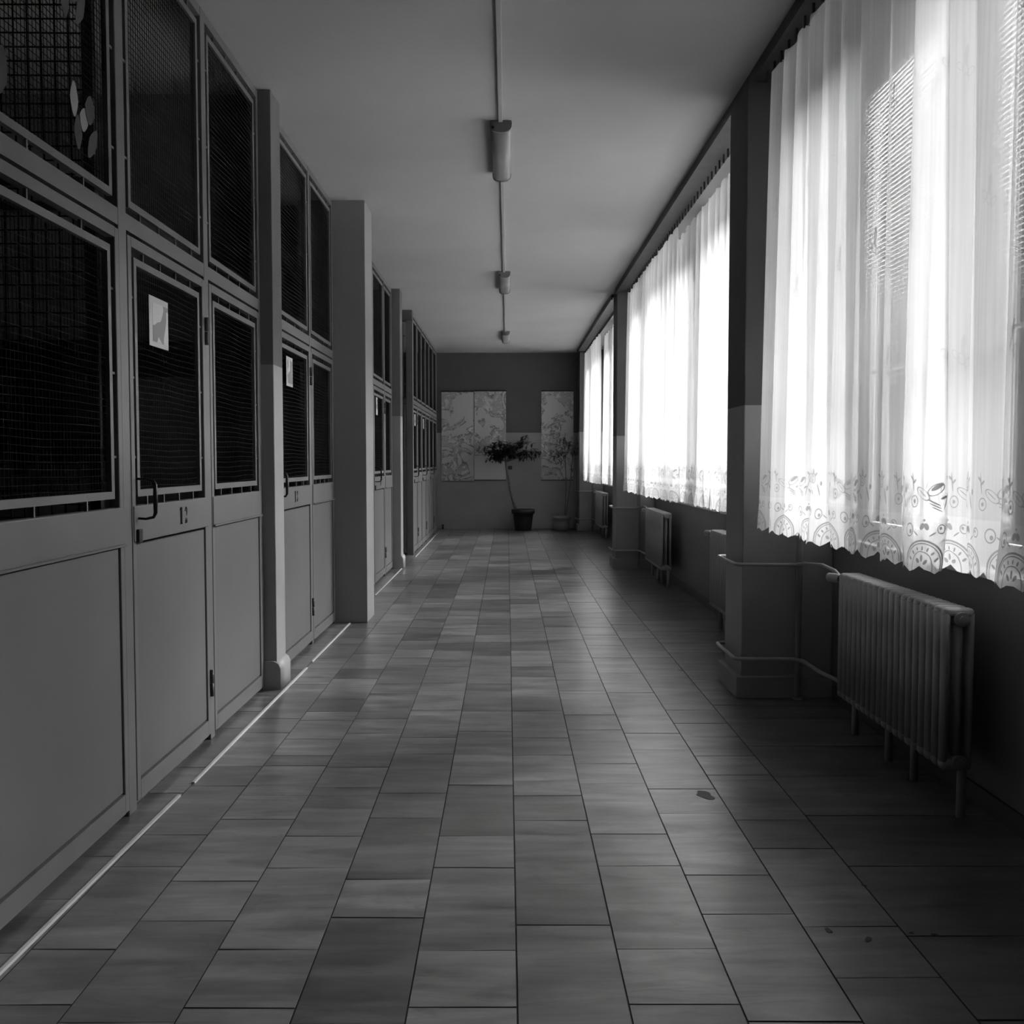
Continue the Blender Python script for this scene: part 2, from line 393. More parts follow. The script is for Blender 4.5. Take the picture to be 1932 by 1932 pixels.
# pillars of the window wall, each with a plinth
def pillar(name, y0, y1, x0, mat, plinth=.11, out=.03):
    m = MB().box(x0, XW - .002, y0, y1, 0, CZ, .006)
    o = m.build(name, mat)
    p = MB().box(x0 - out, XW - .003, y0 - out, y1 + out, 0, plinth, .005)
    p.build('plinth', mat, o)
    return struct(o)
pillar('trim_1', 5.065, 5.45, 1.188, 'pillar')
pillar('trim_2', 11.22, 11.6, 1.215, 'pillar')
pillar('trim_3', 17.28, 17.66, 1.235, 'pillar_far')
# left side posts and the big column
def leftpost(name, y0, y1, x1):
    o = MB().box(XD - .12, x1, y0, y1, 0, CZ, .004).build(name, 'post')
    MB().prism([(XD - .1, 0), (x1 + .022, 0), (x1 + .022, .11), (x1 + .012, .135), (x1 - .01, .15), (XD - .1, .15)], 'y', y0 - .02, y1 + .015).build('plinth', 'post', o)
    return struct(o)
leftpost('trim_4', 5.26, 5.47, -1.212)
leftpost('trim_5', 11.22, 11.46, -1.185)
struct(MB().box(XD - .25, -1.04, 7.45, 7.83, 0, CZ, .004).build('trim_6', 'column'))
# wall stub beyond the far cages, lintel over the far cage
struct(MB().box(-1.5, -1.245, 17.32, YB, 0, CZ).build('trim_7', 'wallback'))
struct(MB().box(-3.45, -1.20, 12.79, 12.95, 2.975, CZ).build('trim_8', 'wallback'))
# rooms behind the cages
struct(MB().box(-3.34, XD - .13, 7.6, 7.7, 0, CZ).box(-3.34, XD - .13, 5.33, 5.40, 0, CZ).box(-3.34, XD - .1, 11.3, 11.4, 0, CZ).build('wall_left_divider', 'divider'))
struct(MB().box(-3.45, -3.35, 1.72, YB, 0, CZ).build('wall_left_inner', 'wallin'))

# ------------------------------------------------------------------ threshold strip, in lengths
def strip(pts, label):
    m = MB(); rs = []
    for (x, y) in pts:
        rs.append([(x - .007, y, 0.0005), (x + .007, y, 0.0005), (x + .005, y, .007), (x - .005, y, .007)])
    m.rings(rs); o = m.build('threshold_strip', 'strip'); return tag(o, label, 'floor strip', 'metal strips along the cage thresholds')
strip([(-1.196, 1.0), (-1.19, 2.302), (-1.176, 3.56)], 'pale metal floor strip running out at the lower left corner of the picture')
strip([(-1.17, 3.70), (-1.168, 4.86), (-1.163, 5.79)], 'pale metal floor strip passing the first post beside cage door twelve')
strip([(-1.168, 5.97), (-1.164, 7.40)], 'pale metal floor strip ending against the big square column')
strip([(-1.175, 7.9), (-1.178, 8.75)], 'short pale metal floor strip just beyond the big square column')
strip([(-1.18, 8.95), (-1.178, 11.45)], 'pale metal floor strip in front of cage door fourteen')
strip([(-1.15, 12.55), (-1.165, 17.3)], 'farthest pale metal floor strip, running to the back wall')

# ------------------------------------------------------------------ cages
Z_MR0, Z_MR1 = 2.0, 2.055       # middle rail
def wires(m, u0, u1, z0, z1, x, pitch=.022, r=.0008, seed=0):
    rnd = random.Random(seed)
    n = max(2, round((u1 - u0) / pitch)); k = max(2, round((z1 - z0) / pitch))
    b = m.bm
    def bar(path, du, dz):
        prev = None
        for (xx, uu, zz) in path:
            ring = [b.verts.new((xx - r, uu - du * r, zz - dz * r)), b.verts.new((xx - r, uu + du * r, zz + dz * r)), b.verts.new((xx + r, uu + du * r, zz + dz * r)), b.verts.new((xx + r, uu - du * r, zz - dz * r))]
            if prev:
                for j in range(4): b.faces.new((prev[j], prev[(j + 1) % 4], ring[(j + 1) % 4], ring[j]))
            prev = ring
    ph = rnd.uniform(0, 6); 
    for i in range(1, n):
        u = u0 + (u1 - u0) * i / n
        bar([(x, u + .003 * math.sin(ph + zz * 5) * math.sin(PI * (zz - z0) / (z1 - z0)), zz) for zz in [z0 + (z1 - z0) * t / 6 for t in range(7)]], 1, 0)
    for i in range(1, k):
        z = z0 + (z1 - z0) * i / k
        bar([(x + .0015, uu, z + .005 * math.sin(ph + i * .35 + uu * 7) * math.sin(PI * (uu - u0) / (u1 - u0))) for uu in [u0 + (u1 - u0) * t / 6 for t in range(7)]], 0, 1)
def ringframe(m, u0, u1, z0, z1, wd, xa, xb):
    m.box(xa, xb, u0, u0 + wd, z0, z1).box(xa, xb, u1 - wd, u1, z0, z1).box(xa, xb, u0 + wd, u1 - wd, z0, z0 + wd).box(xa, xb, u0 + wd, u1 - wd, z1 - wd, z1)
def studs(m, u0, u1, z0, z1, gap, xa, xb, n=4, nz=3):
    for i in range(n):
        u = u0 + (u1 - u0) * (i + .6) / (n + .2)
        for z in (z0 - gap, z1): m.box(xa, xb, u - .004, u + .004, z, z + gap)
    for i in range(nz):
        z = z0 + (z1 - z0) * (i + .5) / nz
        for u in (u0 - gap, u1): m.box(xa, xb, u, u + gap, z - .004, z + .004)
DIG = {  # stencil numerals, height 1
 '1': [[(.08, 1), (.48, 1), (.48, 0), (.08, 0)], [(0, .92), (.12, 1), (.12, .86), (0, .82)], [(0, .06), (.55, .06), (.55, 0), (0, 0)]],
 '2': [[(.05, .72), (.12, .9), (.28, 1), (.45, .97), (.56, .85), (.58, .68), (.5, .52), (.38, .42), (.38, .62), (.36, .86), (.24, .88), (.22, .72)],
       [(.08, .0), (.12, .18), (.28, .34), (.36, .3), (.34, .16), (.5, .22), (.58, .3), (.55, .02)]],
 '3': [[(.05, .74), (.12, .92), (.28, 1), (.46, .96), (.55, .8), (.5, .62), (.36, .54), (.36, .86), (.24, .88), (.2, .76)],
       [(.05, .26), (.2, .24), (.24, .12), (.36, .14), (.36, .48), (.52, .42), (.58, .24), (.48, .05), (.28, 0), (.12, .08)]],
 '4': [[(.34, 1), (.5, 1), (.5, 0), (.34, 0)], [(.3, .95), (.3, .72), (.14, .42), (.3, .42), (.3, .28), (0, .28), (0, .42)], [(.54, .42), (.62, .42), (.62, .28), (.54, .28)]]}
def digits(txt, u, z, h, x, parent):
    cu = u; wd = h * .85
    for ch in txt:
        m = MB()
        for poly in DIG[ch]:
            pts = [(cu + p[0] * wd, z + p[1] * h) for p in poly]
            vs = [m.bm.verts.new((x, a, b)) for a, b in pts]; vb = [m.bm.verts.new((x - .0006, a, b)) for a, b in pts]
            m.bm.faces.new(vs); m.bm.faces.new(vb[::-1])
            for k in range(len(vs)): m.bm.faces.new((vs[k], vb[k], vb[(k + 1) % len(vs)], vs[(k + 1) % len(vs)]))
        m.build('painted_digit', 'digit', parent)
        cu += wd
def leaf_panel(root, off, rz, w, door, zr, number=None, numu=.5, seed=0, detail=True, label=None):
    """lower sheet + mesh field up to the rail, front at x=0, from u=0 to u=w"""
    z0, z1 = (.028 if door else .022), zr - .042
    S = .034
    fr = MB(); xb = 0.0; xa = -.03
    fr.box(xa, xb, 0, S, z0, z1, .002, 1).box(xa, xb, w - S, w, z0, z1, .002, 1)
    fr.box(xa, xb, S, w - S, z0, z0 + .065).box(xa, xb, S, w - S, z1 - S, z1)
    fr.box(xa, xb + .004, S * .2, w - S * .2, .922, 1.047, .004, 2)
    if not door: fr.box(xb + .004, xb + .012, S * .2, w - S * .2, .917, .925, .002, 1)
    d = fr.build('cage_door' if door else 'cage_panel', 'paint', root); d.location = off; d.rotation_euler = (0, 0, rz)
    if label: d['label'] = label
    MB().box(xa + .004, xb - .006, S + .005, w - S - .005, z0 + .071, .912, .002, 1).build('lower_panel', 'panel', d)
    mf = MB(); g = .030; bw = .024
    a, b, c, e = S + g, w - S - g, 1.047 + g, z1 - S - g
    ringframe(mf, a, b, c, e, bw, xa + .008, xb - .004)
    if detail: studs(mf, a, b, c, e, g, xa + .012, xb - .008)
    mf.build('mesh_frame', 'paint', d)
    m2 = MB(); wires(m2, a + .01, b - .01, c + .01, e - .01, -.018, .022 if detail else .03, .0008, seed=seed); m2.build('wire_mesh', 'wire', d)
    if door:
        h = MB(); pts = [(0, .045, 1.003), (.03, .045, 1.001), (.056, .045, 1.007), (.063, .045, 1.021), (.063, .045, 1.07), (.063, .045, 1.119), (.056, .045, 1.133), (.03, .045, 1.139), (0, .045, 1.139)]
        h.tube(pts, .006, 8, [.0045, .0045, .0055, .007, .0085, .007, .0055, .0045, .0045]); h.build('handle', 'black', d, True)
        MB().box(0, .014, .022, .058, .92, .966, .003).build('lock', 'black', d)
        for zz in (.19, 1.69):
            MB().tube([(.006, w + .004, zz), (.006, w + .004, zz + .055)], .008, 8).tube([(.006, w + .004, zz + .058), (.006, w + .004, zz + .115)], .009, 8).build('hinge', 'hinge', d)
    if number: digits(number, w * numu, .955, .066, xb + .0052, d)
def transom(root, off, rz, w, zr, seed=0, detail=True, ztop=3.045):
    z0, z1 = zr + .030, ztop
    mf = MB(); g = .026; bw = .024
    a, b, c, e = g + .006, w - g - .006, z0 + g, z1 - g
    ringframe(mf, a, b, c, e, bw, -.022, -.006); studs(mf, a, b, c, e, g, -.018, -.008)
    t = mf.build('transom', 'paint', root); t.location = off; t.rotation_euler = (0, 0, rz)
    m2 = MB(); wires(m2, a + .01, b - .01, c + .01, e - .01, -.016, .022 if detail else .03, seed=seed); m2.build('wire_mesh', 'wire', t)
SEED = [0]
def cage(x, y0, y1, zr, cuts, units, label, detail=True):
    """cuts: upright (start, end) list; units: list of (door, number, numu, label) between the uprights"""
    root = empty('locker_cage', (x, y0, 0)); tag(root, label, 'storage cage', 'grey sheet and wire mesh cages on the left')
    m = MB()
    for (a, b) in cuts: m.box(-.047, -.002, a - y0, b - y0, 0, 3.09, .002, 1)
    for i in range(len(cuts) - 1):
        a, b = cuts[i][1] - y0, cuts[i + 1][0] - y0
        m.box(-.045, -.003, a, b, zr - .028, zr + .027).box(-.045, -.004, a, b, 3.05, 3.09).box(-.045, -.032, a, b, 0, .02)
    m.build('frame', 'paint', root)
    for i, (door, number, numu, lb) in enumerate(units):
        a, b = cuts[i][1] + .003, cuts[i + 1][0] - .003; SEED[0] += 1
        leaf_panel(root, (0, a - y0, 0), 0, b - a, door, zr, number, numu, SEED[0], detail, lb)
        transom(root, (0, a - y0, 0), 0, b - a, zr, SEED[0] + 50, detail)
    return root
cage(XD, 1.73, 5.26, 2.003, [(1.73, 1.77), (3.355, 3.425), (4.292, 4.352), (5.222, 5.255)],
     [(False, None, 0, None), (True, '12', .56, 'grey cage door numbered 12'), (False, None, 0, None)],
     'nearest grey mesh cage front, with door twelve and cut paper flowers')
cage(XD, 5.475, 7.44, 1.978, [(5.475, 5.50), (6.555, 6.597), (7.41, 7.44)],
     [(True, '13', .50, 'grey cage door numbered 13'), (False, None, 0, None)], 'grey mesh cage front between the first post and the big column, door thirteen')
cage(XD, 7.84, 11.21, 1.965, [(7.84, 7.88), (8.72, 8.76), (9.62, 9.66), (10.50, 10.54), (11.17, 11.21)],
     [(False, None, 0, None), (False, None, 0, None), (True, '14', .5, 'grey cage door numbered 14'), (False, None, 0, None)], 'grey mesh cage front between the big column and second post, door fourteen')
XE = -1.205
FY = [12.94, 13.57, 14.27, 14.97, 15.68, 16.48, 17.27]
fc = cage(XE, 12.83, 17.31, 1.965, [(a, a + .035) for a in FY], [(i % 2 == 0, None, 0, None) for i in range(6)], 'farthest grey mesh cage, its corner facing the camera, by the back wall', detail=False)
MB().box(-.075, .008, 0, .105, 0, 2.974, .003, 1).build('corner_post', 'paint', fc)
leaf_panel(fc, (-.775, .01, 0), -PI / 2, .695, False, 1.965, seed=77, detail=False)
leaf_panel(fc, (-1.475, .01, 0), -PI / 2, .695, False, 1.965, seed=79, detail=False)
transom(fc, (-.775, .01, 0), -PI / 2, .695, 1.965, 78, False, 2.96); transom(fc, (-1.475, .01, 0), -PI / 2, .695, 1.965, 80, False, 2.96)
MB().box(-2.2, -.076, .02, .05, 1.938, 1.992).box(-2.2, -.076, .02, .05, 2.962, 2.974).build('front_rail', 'paint', fc)

# mesh partition inside the first cage, facing the camera
pt = empty('mesh_partition', (-1.335, 3.345, 0), -PI / 2)
tag(pt, 'dark wire mesh partition behind the nearest cage panel, with shelf boards', 'partition')
m = MB(); 
for a in (-1.98, -.95, -.05): m.box(-.035, -.005, a, a + .035, 0, 3.05)
for z in (0.02, .86, 2.02, 2.10, 3.0): m.box(-.035, -.006, -1.98, -.015, z, z + .03)
m.build('partition_frame', 'hinge', pt)
m = MB(); wires(m, -1.94, -.05, .06, 3.0, -.02, .045, .0022, 5); m.build('wire_mesh', 'wire', pt)
def rack(x0, x1, y, z0, z1, label):
    rt = empty('coat_rack', ((x0 + x1) / 2, y, z1)); tag(rt, label, 'coat rack', 'coat racks inside the cages')
    w = (x1 - x0) / 2
    MB().box(-w, w, -.02, 0, -.16, 0, .003, 1).box(-w, w, -.22, -.02, -.02, 0).build('board', 'wood', rt)
    n = int((x1 - x0) / .16)
    h0 = MB().tube([(0, -.02, -.08), (0, -.06, -.09), (0, -.08, -.07), (0, -.085, -.04)], .005, 6).build('hook', 'hinge', rt)
    for i in range(n):
        h = h0 if i == 0 else h0.copy()
        if i: C.objects.link(h); h.parent = rt
        h.location = (-w + (i + .5) * .16, 0, 0)
    return rt
rack(-3.3, -1.45, 7.59, 1.5, 1.94, 'dark coat rack on the wall seen through cage door twelve')
rack(-3.3, -1.5, 5.32, 1.5, 1.80, 'dark coat rack behind the nearest mesh partition')
def coat(x, y, z, wd, ln, seed, label):
    rnd = random.Random(seed); rs = []
    for k in range(9):
        t = k / 8; zz = z - t * ln; ww = wd * (.35 + .65 * min(1, t * 3.2)) * (1 + .15 * t); dd = .05 + .05 * min(1, t * 2)
        rs.append([(x + ww * .5 * math.cos(2 * PI * j / 18) * (1 + .08 * math.sin(j * 2.3 + seed)), y - .13 + dd * math.sin(2 * PI * j / 18) * (1 + .25 * math.sin(j * 3 + seed)), zz) for j in range(18)])
    m = MB().rings(rs); o = m.build('coat', 'coat', smooth=True)
    sl = MB()
    for s in (-1, 1): sl.tube([(x + s * wd * .42, y - .13, z - .1), (x + s * wd * .58, y - .14, z - .35), (x + s * wd * .55, y - .15, z - .62)], .05, 10, [.055, .05, .04])
    sl.build('sleeve', 'coat', o, True)
    return tag(o, label, 'coat', 'dark coats hanging inside the cages')
coat(-2.05, 7.55, 1.86, .42, .42, 1, 'dark short garment on the rack behind cage door twelve, nearer the door')
coat(-2.75, 7.55, 1.86, .44, .42, 2, 'dark short garment on the rack behind cage door twelve, nearer the wall')
coat(-2.25, 5.3, 1.75, .44, .55, 3, 'dark garment on the rack behind the nearest mesh partition, nearer the corridor')
coat(-3.0, 5.3, 1.75, .44, .55, 4, 'dark garment on the rack behind the nearest mesh partition, nearer the wall')
o = MB().box(-3.3, -1.5, 5.0, 5.32, .42, .46, .004).build('bench', 'wood'); 
for x in (-3.2, -2.4, -1.6): MB().box(x, x + .04, 5.04, 5.08, 0, .42).box(x, x + .04, 5.26, 5.3, 0, .42).build('leg', 'hinge', o)
tag(o, 'low dark bench inside the nearest cage behind the mesh', 'bench')

# notices on the cage mesh
def notice(px, py, w, h, label, seed, Xp=XD + .004, tilt=0):
    y = -Xp * f_ / (xv - px); z = H + (yv - py) / f_ * y
    o = MB().box(-.0008, .0008, -w / 2, w / 2, -h / 2, h / 2).build('paper_notice', 'paper')
    MB().box(.0009, .0014, -w * .33, w * .5 - .004, -h * .40, h * .38).build('drawing', drawingmat('notice_drawing', seed), o)
    o.location = (Xp, y, z); o.rotation_euler = (tilt, 0, 0)
    return tag(o, label, 'notice', 'paper notices on the cage doors')
notice(306, 613, .20, .178, 'white paper notice with a grey drawing on cage door twelve', 1)
notice(549, 703, .17, .17, 'white paper notice with a drawing on cage door thirteen', 2)
notice(712, 767, .12, .17, 'small white paper notice on cage door fourteen', 3)
notice(783.5, 793, .14, .15, 'tiny pale notice on the first far cage door', 4, XE + .004)
notice(799.5, 800, .14, .14, 'tiny pale notice on the second far cage door', 5, XE + .004)

# cut paper flowers stuck to the mesh, top left
def petals(lst, label):
    r = None
    for (px, py, lx, lz, rot, mat) in lst:
        Xp = XD + .003
        y = -Xp * f_ / (xv - px); z = H + (yv - py) / f_ * y
        if r is None:
            r = empty('paper_flower', (Xp, y, z)); tag(r, label, 'paper decoration', 'cut paper flowers on the cage mesh'); o0 = (y, z)
        pts = []
        for k in range(24):
            a = 2 * PI * k / 24; s = math.sin(a); c = math.cos(a)
            u = lx * c * (1 - .35 * abs(s)); v = lz * s
            pts.append((y - o0[0] + u * math.cos(rot) - v * math.sin(rot), z - o0[1] + u * math.sin(rot) + v * math.cos(rot)))
        k = len(r.children) * .0012
        MB().prism(pts, 'x', k, k + .001).build('petal', mat, r)
petals([(174, 240, .030, .037, -.22, 'cutout'), (156, 201, .028, .052, .0, 'cutout'), (184, 223, .036, .045, -.15, 'cutout2'), (187, 284, .026, .06, -.62, 'cutout2'), (160, 262, .028, .05, .0, 'cutout2')],
       'pale cut paper flower on the mesh at the upper left, the lower one')
petals([(143, 22, .03, .05, .05, 'cutout2'), (156, 5, .04, .035, .3, 'cutout2'), (170, 42, .024, .06, -.55, 'cutout2'), (150, -20, .03, .05, 0, 'cutout2')],
       'grey cut paper flower cut by the top edge, the upper one')
petals([(4, 98, .045, .045, .0, 'cutout2'), (20, 150, .04, .07, -.3, 'cutout2'), (-20, 60, .03, .05, .4, 'cutout2')],
       'grey cut paper flower at the far left edge of the picture')

# ------------------------------------------------------------------ windows, blinds
WINS = []
for i in range(len(PIERS) - 1): WINS.append((PIERS[i][1], PIERS[i + 1][0]))
def window(i, a, b):
    r = empty('window_%d' % i, (1.80, (a + b) / 2, SILL)); struct(r)
    w = (b - a) / 2; h = HEAD - SILL
    m = MB(); t = .06
    m.box(-.035, .035, -w, -w + t, 0, h).box(-.035, .035, w - t, w, 0, h).box(-.035, .035, -w + t, w - t, 0, t).box(-.035, .035, -w + t, w - t, h - t, h)
    cols = 2 if (b - a) > 1.5 else 1
    if cols == 2: m.box(-.03, .03, -.03, .03, t, h - t)
    m.build('window_frame', 'winframe', r)
    zs = [(t, h - t)]
    for c in range(cols):
        c0 = -w + t if c == 0 else .03; c1 = (w - t) if c == cols - 1 else -.03
        for (p, q) in zs:
            s = MB(); ringframe(s, c0 + .004, c1 - .004, p + .004, q - .004, .04, -.022, .022); sh = s.build('sash', 'winframe', r)
            MB().box(-.003, .003, c0 + .046, c1 - .046, p + .046, q - .046).build('pane', 'glass', sh)
    MB().box(-.17, -.036, -w + .002, w - .002, -.0, .025, .004).build('window_sill', 'winframe', r)
for i, (a, b) in enumerate(WINS): window(i + 1, a, b)
def blind(a, b, zb, label):
    r = empty('venetian_blind', (1.72, (a + b) / 2, HEAD)); tag(r, label, 'blind', 'venetian blinds in the nearest windows')
    w = (b - a) / 2 - .07
    MB().box(-.015, .015, -w, w, -.07, -.03, .003).build('headrail', 'blind', r)
    m = MB(); z = -.085
    n = int((HEAD - .09 - zb) / .0205)
    for k in range(n):
        zz = -.085 - k * .0205; pts = [(-.010, zz - .0032), (0, zz + .001), (.010, zz + .0028), (.010, zz + .0034), (0, zz + .0018), (-.010, zz - .0026)]
        m.prism(pts, 'y', -w, w)
    m.build('slats', 'blind', r)
    MB().box(-.012, .012, -w, w, zb - HEAD - .012, zb - HEAD, .002).build('bottom_rail', 'blind', r)
    for u in (-w * .7, 0, w * .7): MB().box(-.013, -.0125, u - .001, u + .001, zb - HEAD, -.05).build('cord', 'blind', r)
blind(3.92, 5.06, 1.62, 'pale venetian blind in the window next to the near pillar')
blind(2.85, 3.72, 1.66, 'pale venetian blind at the right edge of the picture')

# ------------------------------------------------------------------ curtains and rails
def curtain(y0, y1, xc, label, seed, hem=.888, top=3.015, ful=1.0):
    rnd = random.Random(seed); bm = bmesh.new(); L = y1 - y0
    lam = .21
    nf = int(L / lam)
    # irregular fold phases
    ks = [0]; 
    for i in range(nf): ks.append(ks[-1] + rnd.uniform(.6, 1.45))
    tot = ks[-1]; ks = [k / tot * L for k in ks]; amps = [rnd.uniform(.5, 1.25) for _ in ks]; dbl = [rnd.uniform(.4, 1.9) for _ in ks]
    per = 22; cols = []
    for i in range(nf):
        for j in range(per):
            t = j / per; yy = ks[i] + (ks[i + 1] - ks[i]) * t; a = amps[i] * (1 - t) + amps[i + 1] * t; d = dbl[i] * (1 - t) + dbl[i + 1] * t
            th = 2 * PI * t; cols.append((yy, th, a, d, (ks[i + 1] - ks[i])))
    cols.append((L, 0, amps[-1], dbl[-1], ks[-1] - ks[-2]))
    Ht = top - hem
    vs_ = [0, .012, .03, .055, .085, .12, .16, .21, .27, .35, .45, .6, .75, .9, 1.05, 1.2, 1.35, 1.5, 1.65, 1.8, 1.92, 2.02, Ht - .06, Ht]
    uvs = []; grid = []; u = 0; prevb = None
    for ci, (yy, th, a, d, lm) in enumerate(cols):
        col = []
        def pos(t):
            A = a * (.016 + .030 * (1 - t) ** .7); D = d * lm * (.10 + .15 * (1 - t))
            return xc + A * math.cos(th) * ful, y0 + yy + D * math.sin(th) * -1 + .02 * (1 - t) * math.sin(yy * 2.1 + seed)
        bx, by = pos(0)
        if prevb: u += math.hypot(bx - prevb[0], by - prevb[1])
        prevb = (bx, by)
        sc = abs(math.sin(PI * (u / .085))); 
        for v in vs_:
            t = v / Ht; x, y = pos(t)
            z = hem + v
            if v < .05: z = hem + v - (.022 * sc + .006 * abs(math.sin(PI * u / .0283))) * (1 - v / .05) + .008
            x += .014 * math.sin(u * 9 + seed) * max(0, 1 - v / .12)
            if v > Ht - .03: z += .008 * math.sin(yy * 2 * PI / .12)
            col.append(bm.verts.new((x, y, z)))
        grid.append(col); uvs.append(u)
    lay = bm.loops.layers.uv.new('cloth')
    for i in range(len(grid) - 1):
        for j in range(len(vs_) - 1):
            fc = bm.faces.new((grid[i][j], grid[i + 1][j], grid[i + 1][j + 1], grid[i][j + 1])); fc.smooth = True
            for l, (ci, vj) in zip(fc.loops, ((i, j), (i + 1, j), (i + 1, j + 1), (i, j + 1))):
                l[lay].uv = (uvs[ci], vs_[vj])
    me = bpy.data.meshes.new('lace_curtain'); bm.to_mesh(me); bm.free(); me.materials.append(MT['curtain'])
    o = bpy.data.objects.new('lace_curtain', me); C.objects.link(o)
    return tag(o, label, 'curtain', 'sheer lace hemmed curtains along the windows')
XC = 1.32
curtain(2.98, 4.87, 1.25, 'white lace hemmed sheer curtain hanging above the nearest radiator', 11)
curtain(.6, 3.36, 1.335, 'white lace hemmed sheer curtain cut by the right edge of the picture', 12)
curtain(7.95, 11.12, XC, 'white lace hemmed sheer curtain in the middle bay, half touching the middle pillar', 13)
curtain(5.6, 8.45, XC + .088, 'white lace hemmed sheer curtain in the middle bay, half running behind the near pillar', 14)
curtain(14.4, 17.2, XC, 'white lace hemmed sheer curtain in the farthest bay, half touching the far pillar', 15)
curtain(11.75, 14.75, XC + .10, 'white lace hemmed sheer curtain in the farthest bay, half running behind the middle pillar', 16)
def rail(a, b, label, XR):
    r = empty('curtain_rail', (1.26, (a + b) / 2, CZ)); tag(r, label, 'curtain rail', 'dark ceiling curtain rails'); L = (b - a) / 2
    MB().box(-.07, XR - 1.26 + .04, -L, L, -.035, 0, .003).box(-.07, -.055, -L, L, -.06, -.035).build('rail_board', 'wood', r)
    n = int(2 * L / .12)
    h0 = MB().box(-.005, .005, -.006, .006, -.05, 0).build('hook', 'wood', r)
    for k in range(n):
        h = h0 if k == 0 else h0.copy()
        if k: C.objects.link(h); h.parent = r
        h.location = (XR - 1.26, -L + (k + .5) * .12, -.035)
rail(.3, 5.06, 'dark curtain rail on the ceiling above the nearest curtains', 1.25)
rail(5.455, 11.215, 'dark curtain rail on the ceiling between near and middle pillar', 1.32)
rail(11.605, 17.275, 'dark curtain rail on the ceiling between middle and far pillar', 1.32)

# ------------------------------------------------------------------ radiators
def section_mesh():
    m = MB(); P = .0575
    zb, zt = .165, .712
    for dx in (-.040, 0, .040):
        m.rings([[(dx + .0135 * math.cos(2 * PI * j / 12), .0225 * math.sin(2 * PI * j / 12), z) for j in range(12)] for z in (zb + .03, zt - .02)])
    for za, zc in ((zb, zb + .046), (zt - .034, zt)):
        m.box(-.053, .053, -.0235, .0235, za, zc, .017, 3)
    # hubs joining the sections
    for z in (zb + .03, zt - .035):
        m.tube([(0, -P / 2, z), (0, P / 2, z)], .022, 12)
    return m
def radiator(y1, n, label, name='radiator'):
    """y1: far end"""
    P = .0575; xr = 1.503
    r = empty(name, (xr, y1 - n * P / 2, 0)); tag(r, label, 'radiator', 'column radiators under the windows')
    L = n * P / 2
    s0 = section_mesh().build('section', 'rad', r)
    for p in s0.data.polygons: p.use_smooth = True
    s0.location = (0, -L + P / 2, 0)
    for k in range(1, n):
        s = s0.copy(); C.objects.link(s); s.parent = r; s.location = (0, -L + P / 2 + k * P, 0)
    for z in (.197, .677):
        MB().tube([(0, -L - .012, z), (0, -L + .004, z)], .024, 14).tube([(0, -L - .022, z), (0, -L - .012, z)], .014, 6).build('end_cap', 'rad', r)
    for dy in (-L + .03, -L + .42, L - .42, L - .03):
        MB().tube([(.025, dy, .19), (.025, dy, .0)], .015, 10).build('foot', 'rad', r, True)
    # thermostatic valve on the far end
    v = MB().tube([(-.02, L - .002, .682), (-.035, L + .022, .682)], .017, 10).tube([(-.025, L + .01, .682), (0, L - .012, .677)], .012, 10); vo = v.build('valve', 'black', r)
    MB().tube([(-.035, L + .022, .682), (-.038, L + .027, .682), (-.062, L + .085, .682), (-.064, L + .09, .682)], .02, 18, [.016, .0205, .0195, .015]).build('valve_head', 'rad', vo, True)
    return r, y1
R1 = radiator(4.395, 19, 'white column radiator nearest the camera, under the right curtain')
R2 = radiator(7.19, 19, 'white column radiator half hidden behind the near pillar')
R3 = radiator(10.57, 19, 'white column radiator in front of the middle pillar')
R4 = radiator(16.57, 19, 'farthest white column radiator beside the far pillar')
def piping(yp0, yp1, xp, rf, rn, label, front=.04):
    """riser at the pillar's near face; loops around the pillar; rf: far end of radiator in front; rn: near end of the radiator beyond"""
    r = empty('heating_pipes', (1.462, yp0 - .05, 0)); tag(r, label, 'pipe', 'heating pipes wrapped around the pillars')
    def rel(p): return (p[0] - 1.462, p[1] - (yp0 - .05), p[2])
    MB().tube([rel((1.462, yp0 - .05, 0)), rel((1.462, yp0 - .05, 3.04))], .0155, 12).build('riser', 'pipe', r, True)
    MB().tube([rel((1.462, yp0 - .05, .80)), rel((1.462, yp0 - .05, .845))], .021, 12).tube([rel((1.462, yp0 - .05, 0.0)), rel((1.462, yp0 - .05, .012))], .024, 12).build('collar', 'pipe', r, True)
    for (z, nm_) in ((.682, 'upper_pipe'), (.205, 'lower_pipe')):
        xo = xp - front; c = .02
        zr = .677 if z > .5 else .197
        p = [(1.478 if z > .5 else 1.50, rf + (.012 if z > .5 else .005), zr), (1.482 if z > .5 else 1.50, rf + .14, z + (.022 if z > .5 else 0)), (1.478, rf + .3, z + .03 if z > .5 else z), (1.472, yp0 - .10, z + .01 if z > .5 else z), (1.44, yp0 - .055, z),
             (xo + .04, yp0 - .045, z), (xo + .012, yp0 - .04, z), (xo, yp0 - .02, z), (xo, yp0 + .02, z), (xo, yp1 - .02, z), (xo + .004, yp1 + .015, z), (xo + .02, yp1 + .03, z), (xo + .3, yp1 + .035, z)]
        MB().tube([rel(q) for q in p], .0095, 10).build(nm_, 'pipe', r, True)
piping(5.065, 5.45, 1.188, 4.395, 6.1, 'pale heating pipes wrapped round the near pillar')
piping(11.22, 11.6, 1.215, 10.57, 12.2, 'pale heating pipes wrapped round the middle pillar')
piping(17.28, 17.66, 1.235, 16.57, 18, 'pale heating pipes wrapped round the far pillar')

